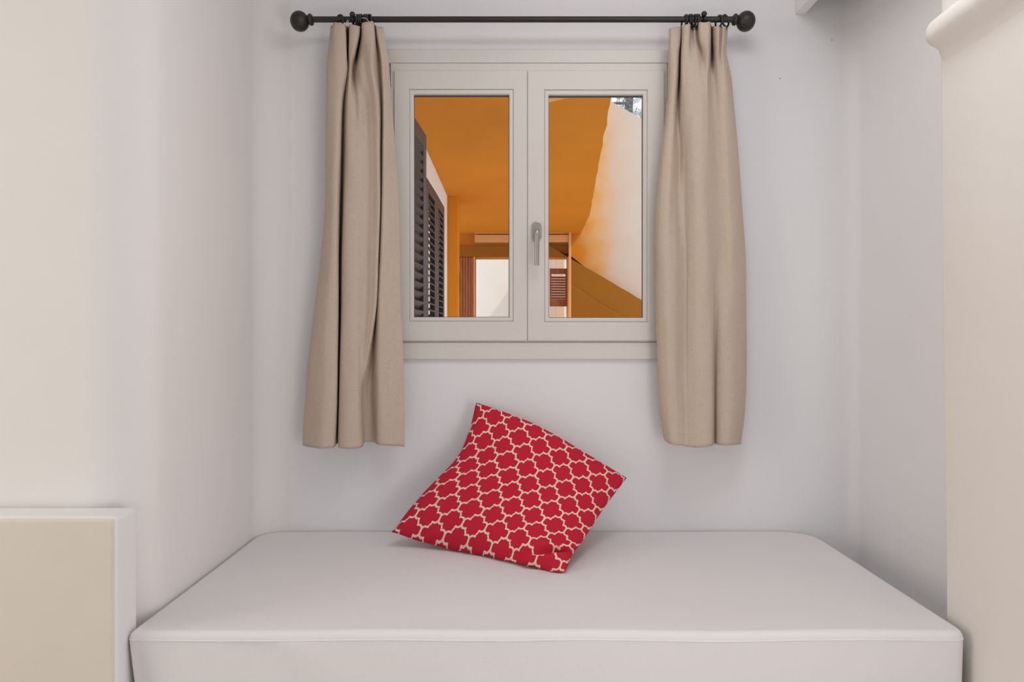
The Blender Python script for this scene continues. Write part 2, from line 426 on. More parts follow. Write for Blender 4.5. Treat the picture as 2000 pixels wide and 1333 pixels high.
def sash(x0, x1, gx0, gx1, gy0, gy1):
    bm = bmesh.new()
    ring_box(bm, X(x0), X(x1), Z(665.5), Z(138), X(gx0-9), X(gx1+9), Z(gy1+9), Z(gy0-11), YF, YF+.005)
    ring_box(bm, X(x0), X(x1), Z(665.5), Z(138), X(gx0-8), X(gx1+8), Z(gy1+8), Z(gy0-10), YF+.0048, YF+.05)
    s = under(bm_obj('sash', bm, M['frame'], bevel=.0012), win)
    # sloping glazing bead
    bm = bmesh.new()
    ring_box(bm, X(gx0-8.2), X(gx1+8.2), Z(gy1+8.2), Z(gy0-10.2), X(gx0-.5), X(gx1+.5), Z(gy1+.5), Z(gy0-1.5), YF+.0022, YF+.020)
    b = bm_obj('glazing_bead', bm, M['frame'], s, bevel=.003)
    bm = bmesh.new()
    ring_box(bm, X(gx0-3), X(gx1+3), Z(gy1+3), Z(gy0-3), X(gx0+.6), X(gx1-.6), Z(gy1-.6), Z(gy0+.8), YF+.0185, YF+.0225)
    bm_obj('glass_seal', bm, M['seal'], s)
    bm = bmesh.new(); add_box(bm, X(gx0-5), X(gx1+5), YF+.021, YF+.025, Z(gy1+5), Z(gy0-5))
    bm_obj('pane', bm, M['glass'], s)
    return s
sash(770, 1029.4, 808, 994, 185, 619.5)
sash(1031, 1297, 1072, 1256, 186, 620.5)
under(box('meeting_strip', X(1022), X(1040), YF+.006, YF+.045, Z(664), Z(140), M['frame'], bevel=.001), win)
# tiny keeper hole at its foot
bm = bmesh.new(); add_lathe(bm, [(0, .0014), (.0008, .0014), (.0008, 0)], (X(1030.3), YF-.0002, Z(663.5)), (0, -1, 0), 8)
under(bm_obj('keeper_hole', bm, M['seal']), win)
# handle
bm = bmesh.new()
cx = X(1048); zt, zb = Z(443), Z(463); R = .0168
out = [(cx+R*math.cos(a), zt+R*math.sin(a)) for a in [PI*i/12 for i in range(13)]] + [(cx+R*math.cos(a), zb+R*math.sin(a)) for a in [PI+PI*i/12 for i in range(13)]]
r0 = [bm.verts.new((x, YF-.0005, z)) for x, z in out]; r1 = [bm.verts.new((x, YF-.008, z)) for x, z in out]
for k in range(len(out)): bm.faces.new((r0[k], r0[(k+1) % len(out)], r1[(k+1) % len(out)], r1[k]))
bm.faces.new(r0); bm.faces.new(r1)
hd = under(bm_obj('window_handle', bm, M['steel'], bevel=.002, seg=3), win); hd['label'] = 'brushed steel handle'
bm = bmesh.new()
zs = Z(453); hx = X(1048)
pts = [(hx, YF-.006, zs), (hx, YF-.022, zs), (hx, YF-.036, zs-.0)] + \
      [(hx, YF-.036-.012*math.sin(a), zs-.012*(1-math.cos(a))) for a in (.3, .6, .9, 1.2, PI/2)] + \
      [(hx-.0005, YF-.048, zs-.03), (hx-.001, YF-.048, Z(519, YF-.048))]
add_tube(bm, pts, .0080, 20)
bm_obj('lever', bm, M['steel'], hd, smooth=False)
l = hd.children[0]; l.matrix_parent_inverse = hd.matrix_world.inverted()
# hinges
for px, y0, y1 in ((1301.5, 191, 228), (764.5, 138, 168)):
    bm = bmesh.new(); add_lathe(bm, [(0, .003), (Z(y0)-Z(y1), .003)], (X(px), YF-.001, Z(y1)), (0, 0, 1), 10)
    under(bm_obj('hinge', bm, M['steel']), win)
# casing head and apron
o = box('trim_2', X(757, 2.57), X(1309, 2.57), 2.566, WALL_Y+.0004, Z(123, 2.566), Z(96.5, 2.566), M['frame'], bevel=.003)
tag(o, 'off white wooden casing board over the window', kind='structure')
bm = bmesh.new()
add_box(bm, X(770, 2.57), X(1300, 2.57), 2.567, WALL_Y+.0004, Z(702, 2.566), Z(677, 2.566))
add_box(bm, X(770, 2.57), X(1300, 2.57), 2.5695, WALL_Y+.0004, Z(677.8, 2.566), Z(669, 2.566))
o = bm_obj('trim_3', bm, M['frame'], bevel=.0015)
tag(o, 'off white wooden apron board under the window', kind='structure')

# ================================================================== OUTSIDE
ground = tag(box('ground', -12, 14, 2.8, 30, -.1, 0, M['ground']), 'pale paving of the terrace outside', kind='structure')
GH = CAMZ+1.35
# terrace roof slab, right edge drifting outward with a ragged plaster edge
edge = [(1212, 120, ), (1204, 150), (1195, 185), (1186, 232), (1176, 285), (1168, 330), (1161, 368), (1155, 402), (1151, 425)]
plan = [(-.60, 2.805)]
er = []
for px, py in edge:
    Y = FPX*1.35/(666.5-py); er.append(((px-1000)*Y/FPX, Y))
er = [(er[0][0]-.01, 2.805)] + er
fine = []
for (xa, ya), (xb, yb) in zip(er, er[1:]):
    n = max(2, int((yb-ya)/.12))
    for i in range(n):
        t = i/n; x = xa+(xb-xa)*t; y = ya+(yb-ya)*t
        fine.append((x+.012*noise.noise(Vector((y*4, 1, 0))), y))
fine.append((er[-1][0]+.02, 9.34))
left = [(-.60+.008*noise.noise(Vector((y/3, 9, 0))), y/10) for y in range(92, 28, -2)]
plan = fine + [(-.95, 9.34), (-.95, 6.95), (-.60, 6.95)] + [(x, y) for x, y in left if y < 6.9] + [(-.6, 2.805)]
bm = bmesh.new(); add_prism(bm, plan, [GH, GH+.16])
o = bm_obj('roof_slab', bm, M['orange']); tag(o, 'orange plastered underside of the terrace roof', kind='structure')
# white house wall on the left outside
o = box('wall_terrace', -.80, -.602, 2.805, 6.88, 0, GH+.02, M['white_out']); tag(o, 'white rendered outside wall behind the dark shutters', kind='structure')
# orange pillar closing it
bm = bmesh.new(); add_prism(bm, [(-.95, 6.89), (-.607, 6.885), (-.511, 6.89), (-.505, 7.0), (-.52, 7.35), (-.95, 7.35)], [GH*i/24 for i in range(25)],
    lambda x, y, z: (.010*noise.noise(Vector((x*9, y*3, z*6))), .01*noise.noise(Vector((x*9, y*3, z*5+4)))))
o = bm_obj('wall_pillar', bm, M['orange'], smooth=False); tag(o, 'rough orange plaster pillar beyond the shutters', kind='structure')

# end wall with doorway, tall sloping gable on the right
EY = 9.34
def EX(px, Y=EY): return (px-1000)*Y/FPX
def EZ(py, Y=EY): return CAMZ-(py-666.5)*Y/FPX
dx0, dx1, dz = EX(928), EX(1109), EZ(503)
bm = bmesh.new()
top = [(EX(1000), EZ(60)), (EX(1195), EZ(199)), (EX(1225), EZ(216)), (EX(1258), EZ(234)), (EX(1400), EZ(310))]
outl = [(-.95, 0), (dx0, 0), (dx0, dz), (dx1, dz), (dx1, 0), (EX(1400), 0)] + top[::-1] + [(-.95, EZ(60))]
r0 = [bm.verts.new((x, EY, z)) for x, z in outl]; r1 = [bm.verts.new((x, EY+.25, z)) for x, z in outl]
for k in range(len(outl)): bm.faces.new((r0[k], r0[(k+1) % len(outl)], r1[(k+1) % len(outl)], r1[k]))
bm.faces.new(r0); bm.faces.new(r1)
o = bm_obj('wall_end', bm, M['bounce']); tag(o, 'orange and cream end wall of the terrace with sloping top', kind='structure')
# sloping stair parapet, its shade painted as darker ochre, in front of the end wall
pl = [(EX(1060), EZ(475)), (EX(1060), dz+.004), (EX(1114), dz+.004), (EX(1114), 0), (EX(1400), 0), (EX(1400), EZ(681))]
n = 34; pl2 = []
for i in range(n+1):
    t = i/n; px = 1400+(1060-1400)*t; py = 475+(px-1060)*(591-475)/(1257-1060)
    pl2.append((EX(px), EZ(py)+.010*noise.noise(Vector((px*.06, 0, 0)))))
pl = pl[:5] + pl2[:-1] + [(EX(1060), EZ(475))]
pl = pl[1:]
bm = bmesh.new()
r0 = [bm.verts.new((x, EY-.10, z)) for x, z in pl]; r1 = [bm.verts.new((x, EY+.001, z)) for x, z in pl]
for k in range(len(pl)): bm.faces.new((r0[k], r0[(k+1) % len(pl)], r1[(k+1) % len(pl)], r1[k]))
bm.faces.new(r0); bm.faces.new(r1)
o = bm_obj('wall_parapet', bm, M['ochre']); tag(o, 'sloping stair parapet in shaded ochre right of the terrace doorway', kind='structure')
# second lower slope of the parapet
pl = [(EX(1110), 0), (EX(1230), 0), (EX(1210), EZ(617)), (EX(1185), EZ(603)), (EX(1160), EZ(588)), (EX(1135), EZ(570)), (EX(1110), EZ(553))]
bm = bmesh.new()
r0 = [bm.verts.new((x, EY-.13, z)) for x, z in pl]; r1 = [bm.verts.new((x, EY-.099, z)) for x, z in pl]
for k in range(len(pl)): bm.faces.new((r0[k], r0[(k+1) % len(pl)], r1[(k+1) % len(pl)], r1[k]))
bm.faces.new(r0); bm.faces.new(r1)
o = bm_obj('wall_step', bm, M['ochre'], bevel=.01); tag(o, 'lower sloping plinth in shaded ochre against the parapet', kind='structure')

# doorway frame
door = empty('door_1', ((dx0+dx1)/2, EY, 0)); tag(door, 'framed doorway at the far end of the terrace', kind='structure')
under(box('door_head', EX(928), EX(1110), EY-.13, EY, EZ(475.5), EZ(461.5), M['peach'], bevel=.004), door)
under(box('door_head', EX(928), EX(1114), EY-.12, EY, EZ(459.5), EZ(456.5), M['peach'], bevel=.002), door)
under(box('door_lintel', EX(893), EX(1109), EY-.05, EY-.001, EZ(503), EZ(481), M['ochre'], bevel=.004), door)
under(box('door_jamb', EX(1109.2), EX(1113.6), EY-.16, EY+.1, 0, EZ(457), M['peach'], bevel=.003), door)
under(box('door_jamb', EX(925.5), EX(928), EY-.06, EY+.1, 0, EZ(503), M['peach'], bevel=.003), door)
for i in range(6):
    a = 893.5 + i*5.4
    under(box('plank', EX(a), EX(a+5.0), EY-.045-.004*(i % 2), EY-.002, 0, EZ(503.6), M['red_wood'], bevel=.006), door)
# second door leaf, louvred, standing half open in the doorway
def shutter_leaf(name, label, a, b, z0, z1, stile=.045, pitch=.040, m='shutter', midrail=False, rails=(.07, .07), tilt=35, group=None, slat_w=.042, hinge=None):
    """leaf spanning plan points a -> b"""
    ax, ay = a; bx, by = b; W = math.hypot(bx-ax, by-ay); ang = math.atan2(by-ay, bx-ax)
    root = empty(name, (ax, ay, z0)) ; root.rotation_euler = (0, 0, ang)
    tag(root, label, 'shutter', group)
    H = z1-z0; t = .032
    def part(nm, x0, x1, y0, y1, zz0, zz1, bev=.002):
        return box(nm, x0, x1, y0, y1, zz0, zz1, M[m], root, bevel=bev)
    part('stile', 0, stile, -t/2, t/2, 0, H); part('stile', W-stile, W, -t/2, t/2, 0, H)
    part('rail', stile, W-stile, -t/2, t/2, 0, rails[0]); part('rail', stile, W-stile, -t/2, t/2, H-rails[1], H)
    if hinge:
        for hz in (.12, H-.12):
            h0 = Vector((hinge[0]-ax, hinge[1]-ay, hz)); h0.rotate(__import__('mathutils').Euler((0, 0, -ang)))
            bm = bmesh.new(); add_tube(bm, [h0, (.008, 0, hz)], .006, 8); bm_obj('hinge', bm, M['black'], root)
    n = int((H-rails[0]-rails[1])/pitch)
    me = None
    for i in range(n):
        z = rails[0]+pitch*(i+.5)
        if me is None:
            bm = bmesh.new(); add_box(bm, stile-.004, W-stile+.004, -slat_w/2, slat_w/2, -.0035, .0035)
            o = bm_obj('slat', bm, M[m], root); me = o.data
        else:
            o = bpy.data.objects.new('slat', me); COL.objects.link(o); o.parent = root
        o.location = (0, 0, z); o.rotation_euler = (math.radians(tilt), 0, 0)
    return root
z0s, z1s = CAMZ-.02, CAMZ+.93
shutter_leaf('louvred_shutter', 'nearest dark brown louvred shutter folded open outside the left pane', (-.434, 2.85), (-.403, 3.35), z0s, z1s, tilt=-50, slat_w=.056, stile=.075, hinge=(-.418, 2.795))
shutter_leaf('louvred_shutter', 'middle dark brown louvred shutter, behind the nearest one', (-.500, 4.19), (-.490, 4.66), z0s, z1s, tilt=30, slat_w=.042, stile=.09, hinge=(-.61, 4.19))
shutter_leaf('louvred_shutter', 'farthest dark brown louvred shutter, next to the white wall strip', (-.490, 4.67), (-.486, 5.15), z0s, z1s, tilt=18, slat_w=.042, stile=.09, hinge=(-.61, 4.67))
shutter_leaf('half_shutter', 'small red-brown louvred shutter hanging in the far doorway', (EX(1074.5), EY+.12), (EX(1108.8), EY+.14), EZ(598), EZ(523), stile=.02, pitch=.033, m='red_wood', rails=(.09, .07), tilt=40, slat_w=.036)
# white court beyond the doorway
o = box('wall_far', -3, 3, 12.4, 12.6, 0, 3.0, M['white_out']); tag(o, 'white wall beyond the far doorway', kind='structure')
o = box('wall_pilaster', (1083-1000)*11.6/FPX, (1103-1000)*11.6/FPX, 11.6, 12.39, 0, 3.0, M['pink'], bevel=.02); tag(o, 'pink plaster pilaster beyond the far doorway', kind='structure')
# tree behind the gable
tree = empty('tree', (2.3, 14.5, 0)); tag(tree, 'pine tree behind the sloping cream wall at top right of the window', 'tree')
bm = bmesh.new()
tp = [(2.45, 14.5, 0), (2.4, 14.5, 2.5), (2.30, 14.5, 4.6), (2.28, 14.5, 5.6), (2.35, 14.45, 6.8), (2.3, 14.4, 8)]
add_tube(bm, tp, [.16, .13, .10, .085, .07, .03], 10)
under(bm_obj('trunk', bm, M['bark'], smooth=True), tree)
rnd = random.Random(5)
bm = bmesh.new(); tips = []
for i in range(16):
    z = 4.6+i*.2; a = rnd.uniform(0, 2*PI); Ln = rnd.uniform(.5, 1.3)
    p0 = Vector((2.29, 14.47, z)); d = Vector((math.cos(a), math.sin(a)*.7, rnd.uniform(-.15, .35)))
    pts = [p0, p0+d*Ln*.5+Vector((0, 0, .04)), p0+d*Ln]
    add_tube(bm, pts, [.03, .02, .008], 6)
    for k in range(5): tips.append(p0+d*Ln*rnd.uniform(.4, 1.05)+Vector((rnd.gauss(0, .06), rnd.gauss(0, .06), rnd.gauss(0, .06))))
under(bm_obj('branches', bm, M['bark'], smooth=True), tree)
bm = bmesh.new()
cl = []
for a_, b_, sx_, n_ in ((1250, 228, .12, 26), (1236, 218, .10, 18), (1243, 196, .06, 6), (1203, 196, .10, 14), (1214, 208, .08, 12), (1225, 214, .07, 10), (1262, 215, .15, 14)):
    c_ = P(a_, b_, 14.3)
    for _ in range(n_): cl.append(c_+Vector((rnd.gauss(0, sx_), rnd.gauss(0, .15), rnd.gauss(0, sx_*.8))))
for t in tips + cl:
    for k in range(11):
        d = Vector((rnd.gauss(0, 1), rnd.gauss(0, 1), rnd.gauss(0, 1))).normalized()
        o_ = t+d*.02; e_ = t+d*rnd.uniform(.06, .12); s_ = d.orthogonal().normalized()*.006
        vs = [bm.verts.new(o_-s_), bm.verts.new(o_+s_), bm.verts.new(e_)]
        bm.faces.new(vs)
o = under(bm_obj('foliage', bm, M['leaf']), tree); o['kind'] = 'stuff'

# ================================================================== DAYBED
bed = empty('daybed', (.085, 2.12, 0)); tag(bed, 'white fabric-covered daybed filling the niche under the window', 'daybed')
BX0, BX1, BY0, BY1, BZ = -.870, 1.034, 1.676, 2.574, .490
def bed_outline(inset, n_side=60):
    def rr(x0, x1, y0, y1, rad):
        # corner order: front-left, front-right, back-right, back-left
        pts = []
        specs = [((x0, y0), .012, 180, 270), ((x1, y0), .030, 270, 360), ((x1, y1), .10, 0, 90), ((x0, y1), .085, 90, 180)]
        arcs = []
        for (cx_, cy_), r, a0, a1 in specs:
            r = max(r-inset*.5, .004)
            ox = cx_+r if cx_ == x0 else cx_-r; oy = cy_+r if cy_ == y0 else cy_-r
            arcs.append(arc(ox, oy, r, a0, a1, 7))
        for i in range(4):
            pts += arcs[i]
            a = arcs[i][-1]; b = arcs[(i+1) % 4][0]; n = n_side if i in (0, 2) else 26
            for k in range(1, n): pts.append((a[0]+(b[0]-a[0])*k/n, a[1]+(b[1]-a[1])*k/n))
        return pts
    return rr(BX0+inset, BX1-inset, BY0+inset, BY1-inset, 0)
def bed_disp(x, y, z, kind):
    v = Vector((x, y, z))
    if kind == 'top':
        d = .0035*noise.noise(Vector((x*2.2, y*2.6, 0))) + .0016*noise.noise(Vector((x*7, y*5, 2)))
        d -= .006*math.exp(-(((x-.10)/.17)**2+((y-2.16)/.10)**2))
        d += .0016*math.exp(-((y-(2.22+.02*math.sin(x*3)))/.006)**2)*math.exp(-((x-.30)/.16)**2)
        edge_fade = min(1, (x-BX0)/.04, (BX1-x)/.04, (y-BY0)/.06, (BY1-y)/.03)
        return d*max(0, edge_fade)
    h = (BZ-z)/.49
    d = .008*h*noise.noise(Vector((x*3.2+z*2.5, y*3, z*1.0)))
    # soft diagonal drag folds at the left of the front
    u = (x+.60) - (BZ-z)*.95
    if y < BY0+.1: d += -.006*math.exp(-(u/.035)**2)*min(1, (BZ-z)/.05) + .004*math.exp(-((u-.08)/.05)**2)*min(1, (BZ-z)/.05)
    return d
verts = []; faces = []
rings = []
def add_ring(pts):
    base = len(verts); verts.extend(pts); rings.append((base, len(pts)))
zz = [.02, .10, .18, .25, .31, .36, .40, .43, .452, .466]
ctr = Vector(((BX0+BX1)/2, (BY0+BY1)/2, 0))
ol = bed_outline(0)
def outn(i, pts):
    a = pts[i-1]; b = pts[(i+1) % len(pts)]; t = Vector((b[0]-a[0], b[1]-a[1], 0)).normalized(); return Vector((t.y, -t.x, 0))
for z in zz:
    ring = []
    for i, (x, y) in enumerate(ol):
        n = outn(i, ol); d = bed_disp(x, y, z, 'side'); tap = -.014*min(1, max(0, (BZ-.03-z)/.12))
        if y > BY1-.05 or x < BX0+.02 and y > 1.75: d = min(0, d)-.002
        ring.append(Vector((x, y, z))+n*(d*(1 if y < BY0+.05 else .3)+tap*(1 if x < BX0+.05 else .25 if x > BX1-.05 and y < BY0+.5 else .3)))
    add_ring(ring)
# edge roll
Re = .016
for a in (0, 20, 40, 60, 80, 90):
    a = math.radians(a); ins = Re*(1-math.cos(a)); pts = bed_outline(ins)
    add_ring([Vector((x, y, BZ-Re+Re*math.sin(a)+ .0035*noise.noise(Vector((x*3, y*2, 5))))) for x, y in pts])
last = bed_outline(Re)
for k in range(1, 26):
    t = k/26
    ring = []
    for x, y in last:
        # concentric towards a centre line so the grid stays even
        tx = max(-.42, min(.58, x)); ty = (BY0+BY1)/2
        nx = x+(tx-x)*t; ny = y+(ty-y)*t
        ring.append(Vector((nx, ny, BZ+bed_disp(nx, ny, BZ, 'top')+.0035*noise.noise(Vector((nx*3, ny*2, 5))))))
    add_ring(ring)
for (b0, n0), (b1, _) in zip(rings, rings[1:]):
    for k in range(n0): faces.append((b0+k, b0+(k+1) % n0, b1+(k+1) % n0, b1+k))
faces.append(tuple(range(rings[-1][0], rings[-1][0]+rings[-1][1])))
cov = under(mesh_obj('fabric_cover', verts, faces, M['cover'], smooth=True), bed)
# piped seam just under the top edge
pts = bed_outline(.0005)
bm = bmesh.new(); n = len(pts); rr_ = []
for i, (x, y) in enumerate(pts):
    nn = outn(i, pts); c = Vector((x, y, .4705+.0035*noise.noise(Vector((x*3, y*2, 5)))))
    rr_.append([bm.verts.new(c+nn*(.0022*math.cos(a)) + Vector((0, 0, .0028*math.sin(a)))) for a in [2*PI*j/8 for j in range(8)]])
for i in range(n):
    for j in range(8): bm.faces.new((rr_[i][j], rr_[(i+1) % n][j], rr_[(i+1) % n][(j+1) % 8], rr_[i][(j+1) % 8]))
under(bm_obj('seam', bm, M['cover'], smooth=True), bed)

# ================================================================== CUSHION
def poly_interp(pts, t):
    # chord-length Catmull-Rom through 3-D points
    L_ = [0]
    for a, b in zip(pts, pts[1:]): L_.append(L_[-1]+(b-a).length)
    s = t*L_[-1]
    for i in range(len(pts)-1):
        if s <= L_[i+1]+1e-9:
            u = (s-L_[i])/(L_[i+1]-L_[i]); p1, p2 = pts[i], pts[i+1]
            p0 = pts[i-1] if i else p1*2-p2; p3 = pts[i+2] if i+2 < len(pts) else p2*2-p1
            return .5*((2*p1)+(-p0+p2)*u+(2*p0-5*p1+4*p2-p3)*u*u+(-p0+3*p1-3*p2+p3)*u**3)
    return pts[-1]
TL = P(930, 787, 2.515); TR = P(1224, 934, 2.44); BL = P(765, 1040, 2.36); BR = P(1102, 1120, 2.10)
e_top = [TL, P(979, 803, 2.50), P(1053, 834, 2.48), P(1153, 891, 2.455), TR]
e_left = [TL, P(915, 846, 2.49), P(888, 900, 2.46), P(820, 971, 2.41), BL]
e_bot = [BL, P(848, 1066, 2.335), P(937, 1086, 2.27), P(1000, 1104, 2.20), P(1070, 1119, 2.12), BR]
e_right = [TR, P(1179, 994, 2.36), P(1143, 1050, 2.25), P(1117, 1086, 2.15), P(1108, 1108, 2.11), BR]
N_ = 64
def coons(u, v):
    T = poly_interp(e_top, u); B_ = poly_interp(e_bot, u); Lf = poly_interp(e_left, v); Rt = poly_interp(e_right, v)
    return (1-v)*T+v*B_+(1-u)*Lf+u*Rt-((1-u)*(1-v)*TL+u*(1-v)*TR+(1-u)*v*BL+u*v*BR)
nrm = ((TR-TL)+(BR-BL)).cross((BL-TL)+(BR-TR)).normalized()
if nrm.y > 0: nrm = -nrm
def bulge(u, v):
    a = max(0, 4*u*(1-u)); b = max(0, 4*v*(1-v))
    return (a*b)**.55
verts = []; faces = []; uvs = []
idx = {}
for side in (0, 1):
    for i in range(N_+1):
        for j in range(N_+1):
            u = i/N_; v = j/N_
            rim = i in (0, N_) or j in (0, N_)
            if rim and side == 1: idx[1, i, j] = idx[0, i, j]; continue
            # denser towards the rim
            uu = .5-.5*math.cos(PI*u)*.35-.65*(.5-u)*1.0 if False else u
            p = coons(u, v); bl = bulge(u, v)
            wr = .0035*noise.noise(Vector((u*6, v*6, side*5)))+.002*noise.noise(Vector((u*14, v*14, side*5)))
            if side == 0:
                d = .085*bl + wr*min(1, bl*3)
                # gathered fold near the bottom right corner
                du, dv = u-.90, v-.86
                s_ = du*.45+dv*.89; r_ = -du*.89+dv*.45
                d += (-.030*math.exp(-(s_/.020)**2)+.020*math.exp(-((s_-.05)/.04)**2)+.008*math.exp(-((s_+.05)/.04)**2))*math.exp(-(r_/.13)**2)*min(1, bl*4)
                # radiating wrinkles at the lower edge
                d += .003*math.sin(u*34)*math.exp(-((v-.97)/.05)**2)
            else:
                d = -.075*bl - wr*min(1, bl*3)
            q = p+nrm*d
            if q.y > 2.572: q.y = 2.572
            if q.z < BZ+.002: q.z = BZ+.002+ .15*(q.z-BZ)*0
            idx[side, i, j] = len(verts); verts.append(q); uvs.append((u, v))
    for i in range(N_):
        for j in range(N_):
            f = (idx[side, i, j], idx[side, i+1, j], idx[side, i+1, j+1], idx[side, i, j+1])
            faces.append(f if side == 1 else f[::-1])
cu = mesh_obj('cushion', verts, faces, M['trellis'], smooth=True, uvs=uvs)
tag(cu, 'red square cushion with cream trellis pattern leaning on the daybed', 'cushion')

# ================================================================== CURTAINS
YC = 2.49
def curtain(name, rows, label, nu=272, nv=150, hooks=()):
    """rows: (y px, [(x px, depth m towards the room)...], y offsets) with equal point counts"""
    M_ = len(rows[0][1])
    def cr(p0, p1, p2, p3, t): return .5*((2*p1)+(-p0+p2)*t+(2*p0-5*p1+4*p2-p3)*t*t+(-p0+3*p1-3*p2+p3)*t**3)
    def row_eval(r, s):
        pts = r[1]; i = min(int(s), M_-2); t = s-i
        g = lambda k: pts[max(0, min(M_-1, k))]
        dv = lambda k: g(k)[1]*(4 if g(k)[1] <= .004 and r[0] < 160 and 0 < k < M_-1 else 1)-(.012 if g(k)[1] <= .004 and r[0] < 160 and 0 < k < M_-1 else 0)
        x = cr(g(i-1)[0], g(i)[0], g(i+1)[0], g(i+2)[0], t); d = cr(dv(i-1), dv(i), dv(i+1), dv(i+2), t)
        off = r[2]; oo = lambda k: off[max(0, min(M_-1, k))] if off else 0
        y = r[0]+oo(i)*(1-t)+oo(i+1)*t
        return x, d, y
    verts = []; faces = []
    K = len(rows)
    ys = [r[0] for r in rows]
    for a in range(nv+1):
        yy = ys[0]+(ys[-1]-ys[0])*(a/nv)
        i = max(k for k in range(K-1) if ys[k] <= yy+1e-6); t = (yy-ys[i])/(ys[i+1]-ys[i])
        t = t if K < 3 else t
        for b in range(nu+1):
            s = (M_-1)*b/nu
            R4 = [row_eval(rows[max(0, min(K-1, i+k))], s) for k in (-1, 0, 1, 2)]
            # non-uniform safe: hermite with finite differences
            y0, y1 = ys[i], ys[i+1]; h = y1-y0
            def herm(c):
                m0 = (R4[2][c]-R4[0][c])/((ys[min(K-1, i+1)]-ys[max(0, i-1)]) or 1)*h
                m1 = (R4[3][c]-R4[1][c])/((ys[min(K-1, i+2)]-ys[i]) or 1)*h
                t2, t3 = t*t, t*t*t
                return (2*t3-3*t2+1)*R4[1][c]+(t3-2*t2+t)*m0+(-2*t3+3*t2)*R4[2][c]+(t3-t2)*m1
            x, d = herm(0), herm(1)
            y = R4[1][2]*(1-t)+R4[2][2]*t
            d += .0018*noise.noise(Vector((x*.05, y*.012, 3)))
            Y = YC-(d*1.7-.010)
            verts.append(P(x, y, Y))
    for a in range(nv):
        for b in range(nu):
            q = a*(nu+1)+b; faces.append((q, q+nu+1, q+nu+2, q+1))
    o = mesh_obj(name, verts, faces, M['linen'], smooth=True)
    sm = o.modifiers.new('thick', 'SOLIDIFY'); sm.thickness = .0016; sm.offset = 0
    tag(o, label, 'curtain', 'beige linen curtains beside the window')
    return o
# left curtain: 17 control columns
Lr = [
 (48,  [(646,.004),(649,.012),(655,.026),(672,.028),(675,.012),(679,-.004),(682,.010),(685,.030),(700,.030),(704,.012),(705,-.006),(706,.014),(710,.034),(727,.030),(731,.004),(736,.012),(748,.006)],
       [4,2,-5,-1,2,4,3,-1,3,5,6,1,-4,-7,0,3,6]),
 (70,  [(644,.004),(647,.012),(654,.024),(673,.026),(676,.012),(680,-.004),(682,.010),(684,.028),(698,.030),(702,.012),(704,-.006),(706,.014),(712,.034),(730,.030),(733,.002),(738,.014),(751,.006)], None),
 (105, [(641,.002),(645,.012),(655,.022),(674,.022),(677,.010),(679,-.004),(681,.008),(683,.022),(690,.024),(694,.010),(697,-.006),(702,.010),(712,.024),(728,.030),(738,.002),(744,.016),(757,.006)], None),
 (135, [(638,.002),(643,.014),(656,.022),(672,.020),(678,.012),(679,.002),(681,.008),(684,.014),(687,.008),(690,.000),(694,.002),(702,.018),(714,.020),(728,.026),(741,.002),(747,.018),(760,.004)], None),
 (200, [(637,.002),(642,.016),(654,.026),(666,.024),(669,.006),(672,-.008),(674,.004),(678,.018),(686,.020),(694,.016),(702,.020),(712,.014),(724,.020),(738,.026),(745,.000),(750,.022),(765,.002)], None),
 (300, [(636,.002),(641,.018),(652,.030),(663,.026),(666,.004),(669,-.014),(672,.004),(676,.022),(686,.028),(698,.026),(708,.020),(718,.016),(728,.020),(740,.024),(745,-.002),(750,.024),(772,.000)], None),
 (400, [(635,.002),(640,.018),(650,.032),(660,.028),(664,.002),(667,-.018),(670,.004),(673,.026),(684,.034),(697,.032),(707,.024),(717,.018),(728,.022),(741,.026),(744,-.004),(749,.026),(779,.000)], None),
 (500, [(627,.002),(633,.018),(646,.034),(659,.030),(662,.000),(665,-.018),(667,.004),(670,.028),(682,.036),(695,.034),(706,.026),(716,.020),(727,.024),(738,.026),(741,-.006),(746,.026),(781,.000)], None),
 (600, [(615,.002),(622,.018),(640,.036),(659,.032),(661,.000),(664,-.018),(666,.004),(669,.030),(682,.038),(696,.036),(705,.028),(714,.022),(724,.026),(734,.026),(736,-.008),(742,.024),(783,.000)], None),
 (700, [(603,.002),(612,.020),(634,.038),(657,.034),(660,.000),(663,-.016),(664,.004),(666,.032),(680,.040),(696,.038),(703,.030),(708,.026),(714,.026),(719,.022),(727,-.010),(741,.020),(788,.000)], None),
 (770, [(597,.002),(608,.020),(632,.040),(656,.036),(659,.004),(662,-.012),(663,.006),(664,.032),(679,.042),(696,.040),(702,.034),(705,.026),(707,.014),(712,-.002),(725,-.012),(742,.018),(789,.000)], None),
 (820, [(593,.002),(606,.020),(630,.040),(654,.036),(658,.008),(661,-.008),(662,.008),(663,.032),(680,.044),(698,.040),(705,.030),(708,.012),(711,.000),(718,-.010),(728,-.012),(742,.016),(790,.000)], None),
 (870, [(591,.002),(604,.020),(628,.040),(650,.036),(657,.012),(660,-.004),(661,.010),(662,.032),(680,.044),(700,.038),(708,.026),(710,.008),(713,-.004),(722,-.012),(731,-.012),(743,.016),(790,.000)],
       [0,4,7,5,-2,-5,0,5,8,6,2,-4,-6,-7,-6,0,3]),
]
curtain('curtain', Lr, 'beige linen curtain hanging left of the window, flaring at its foot')
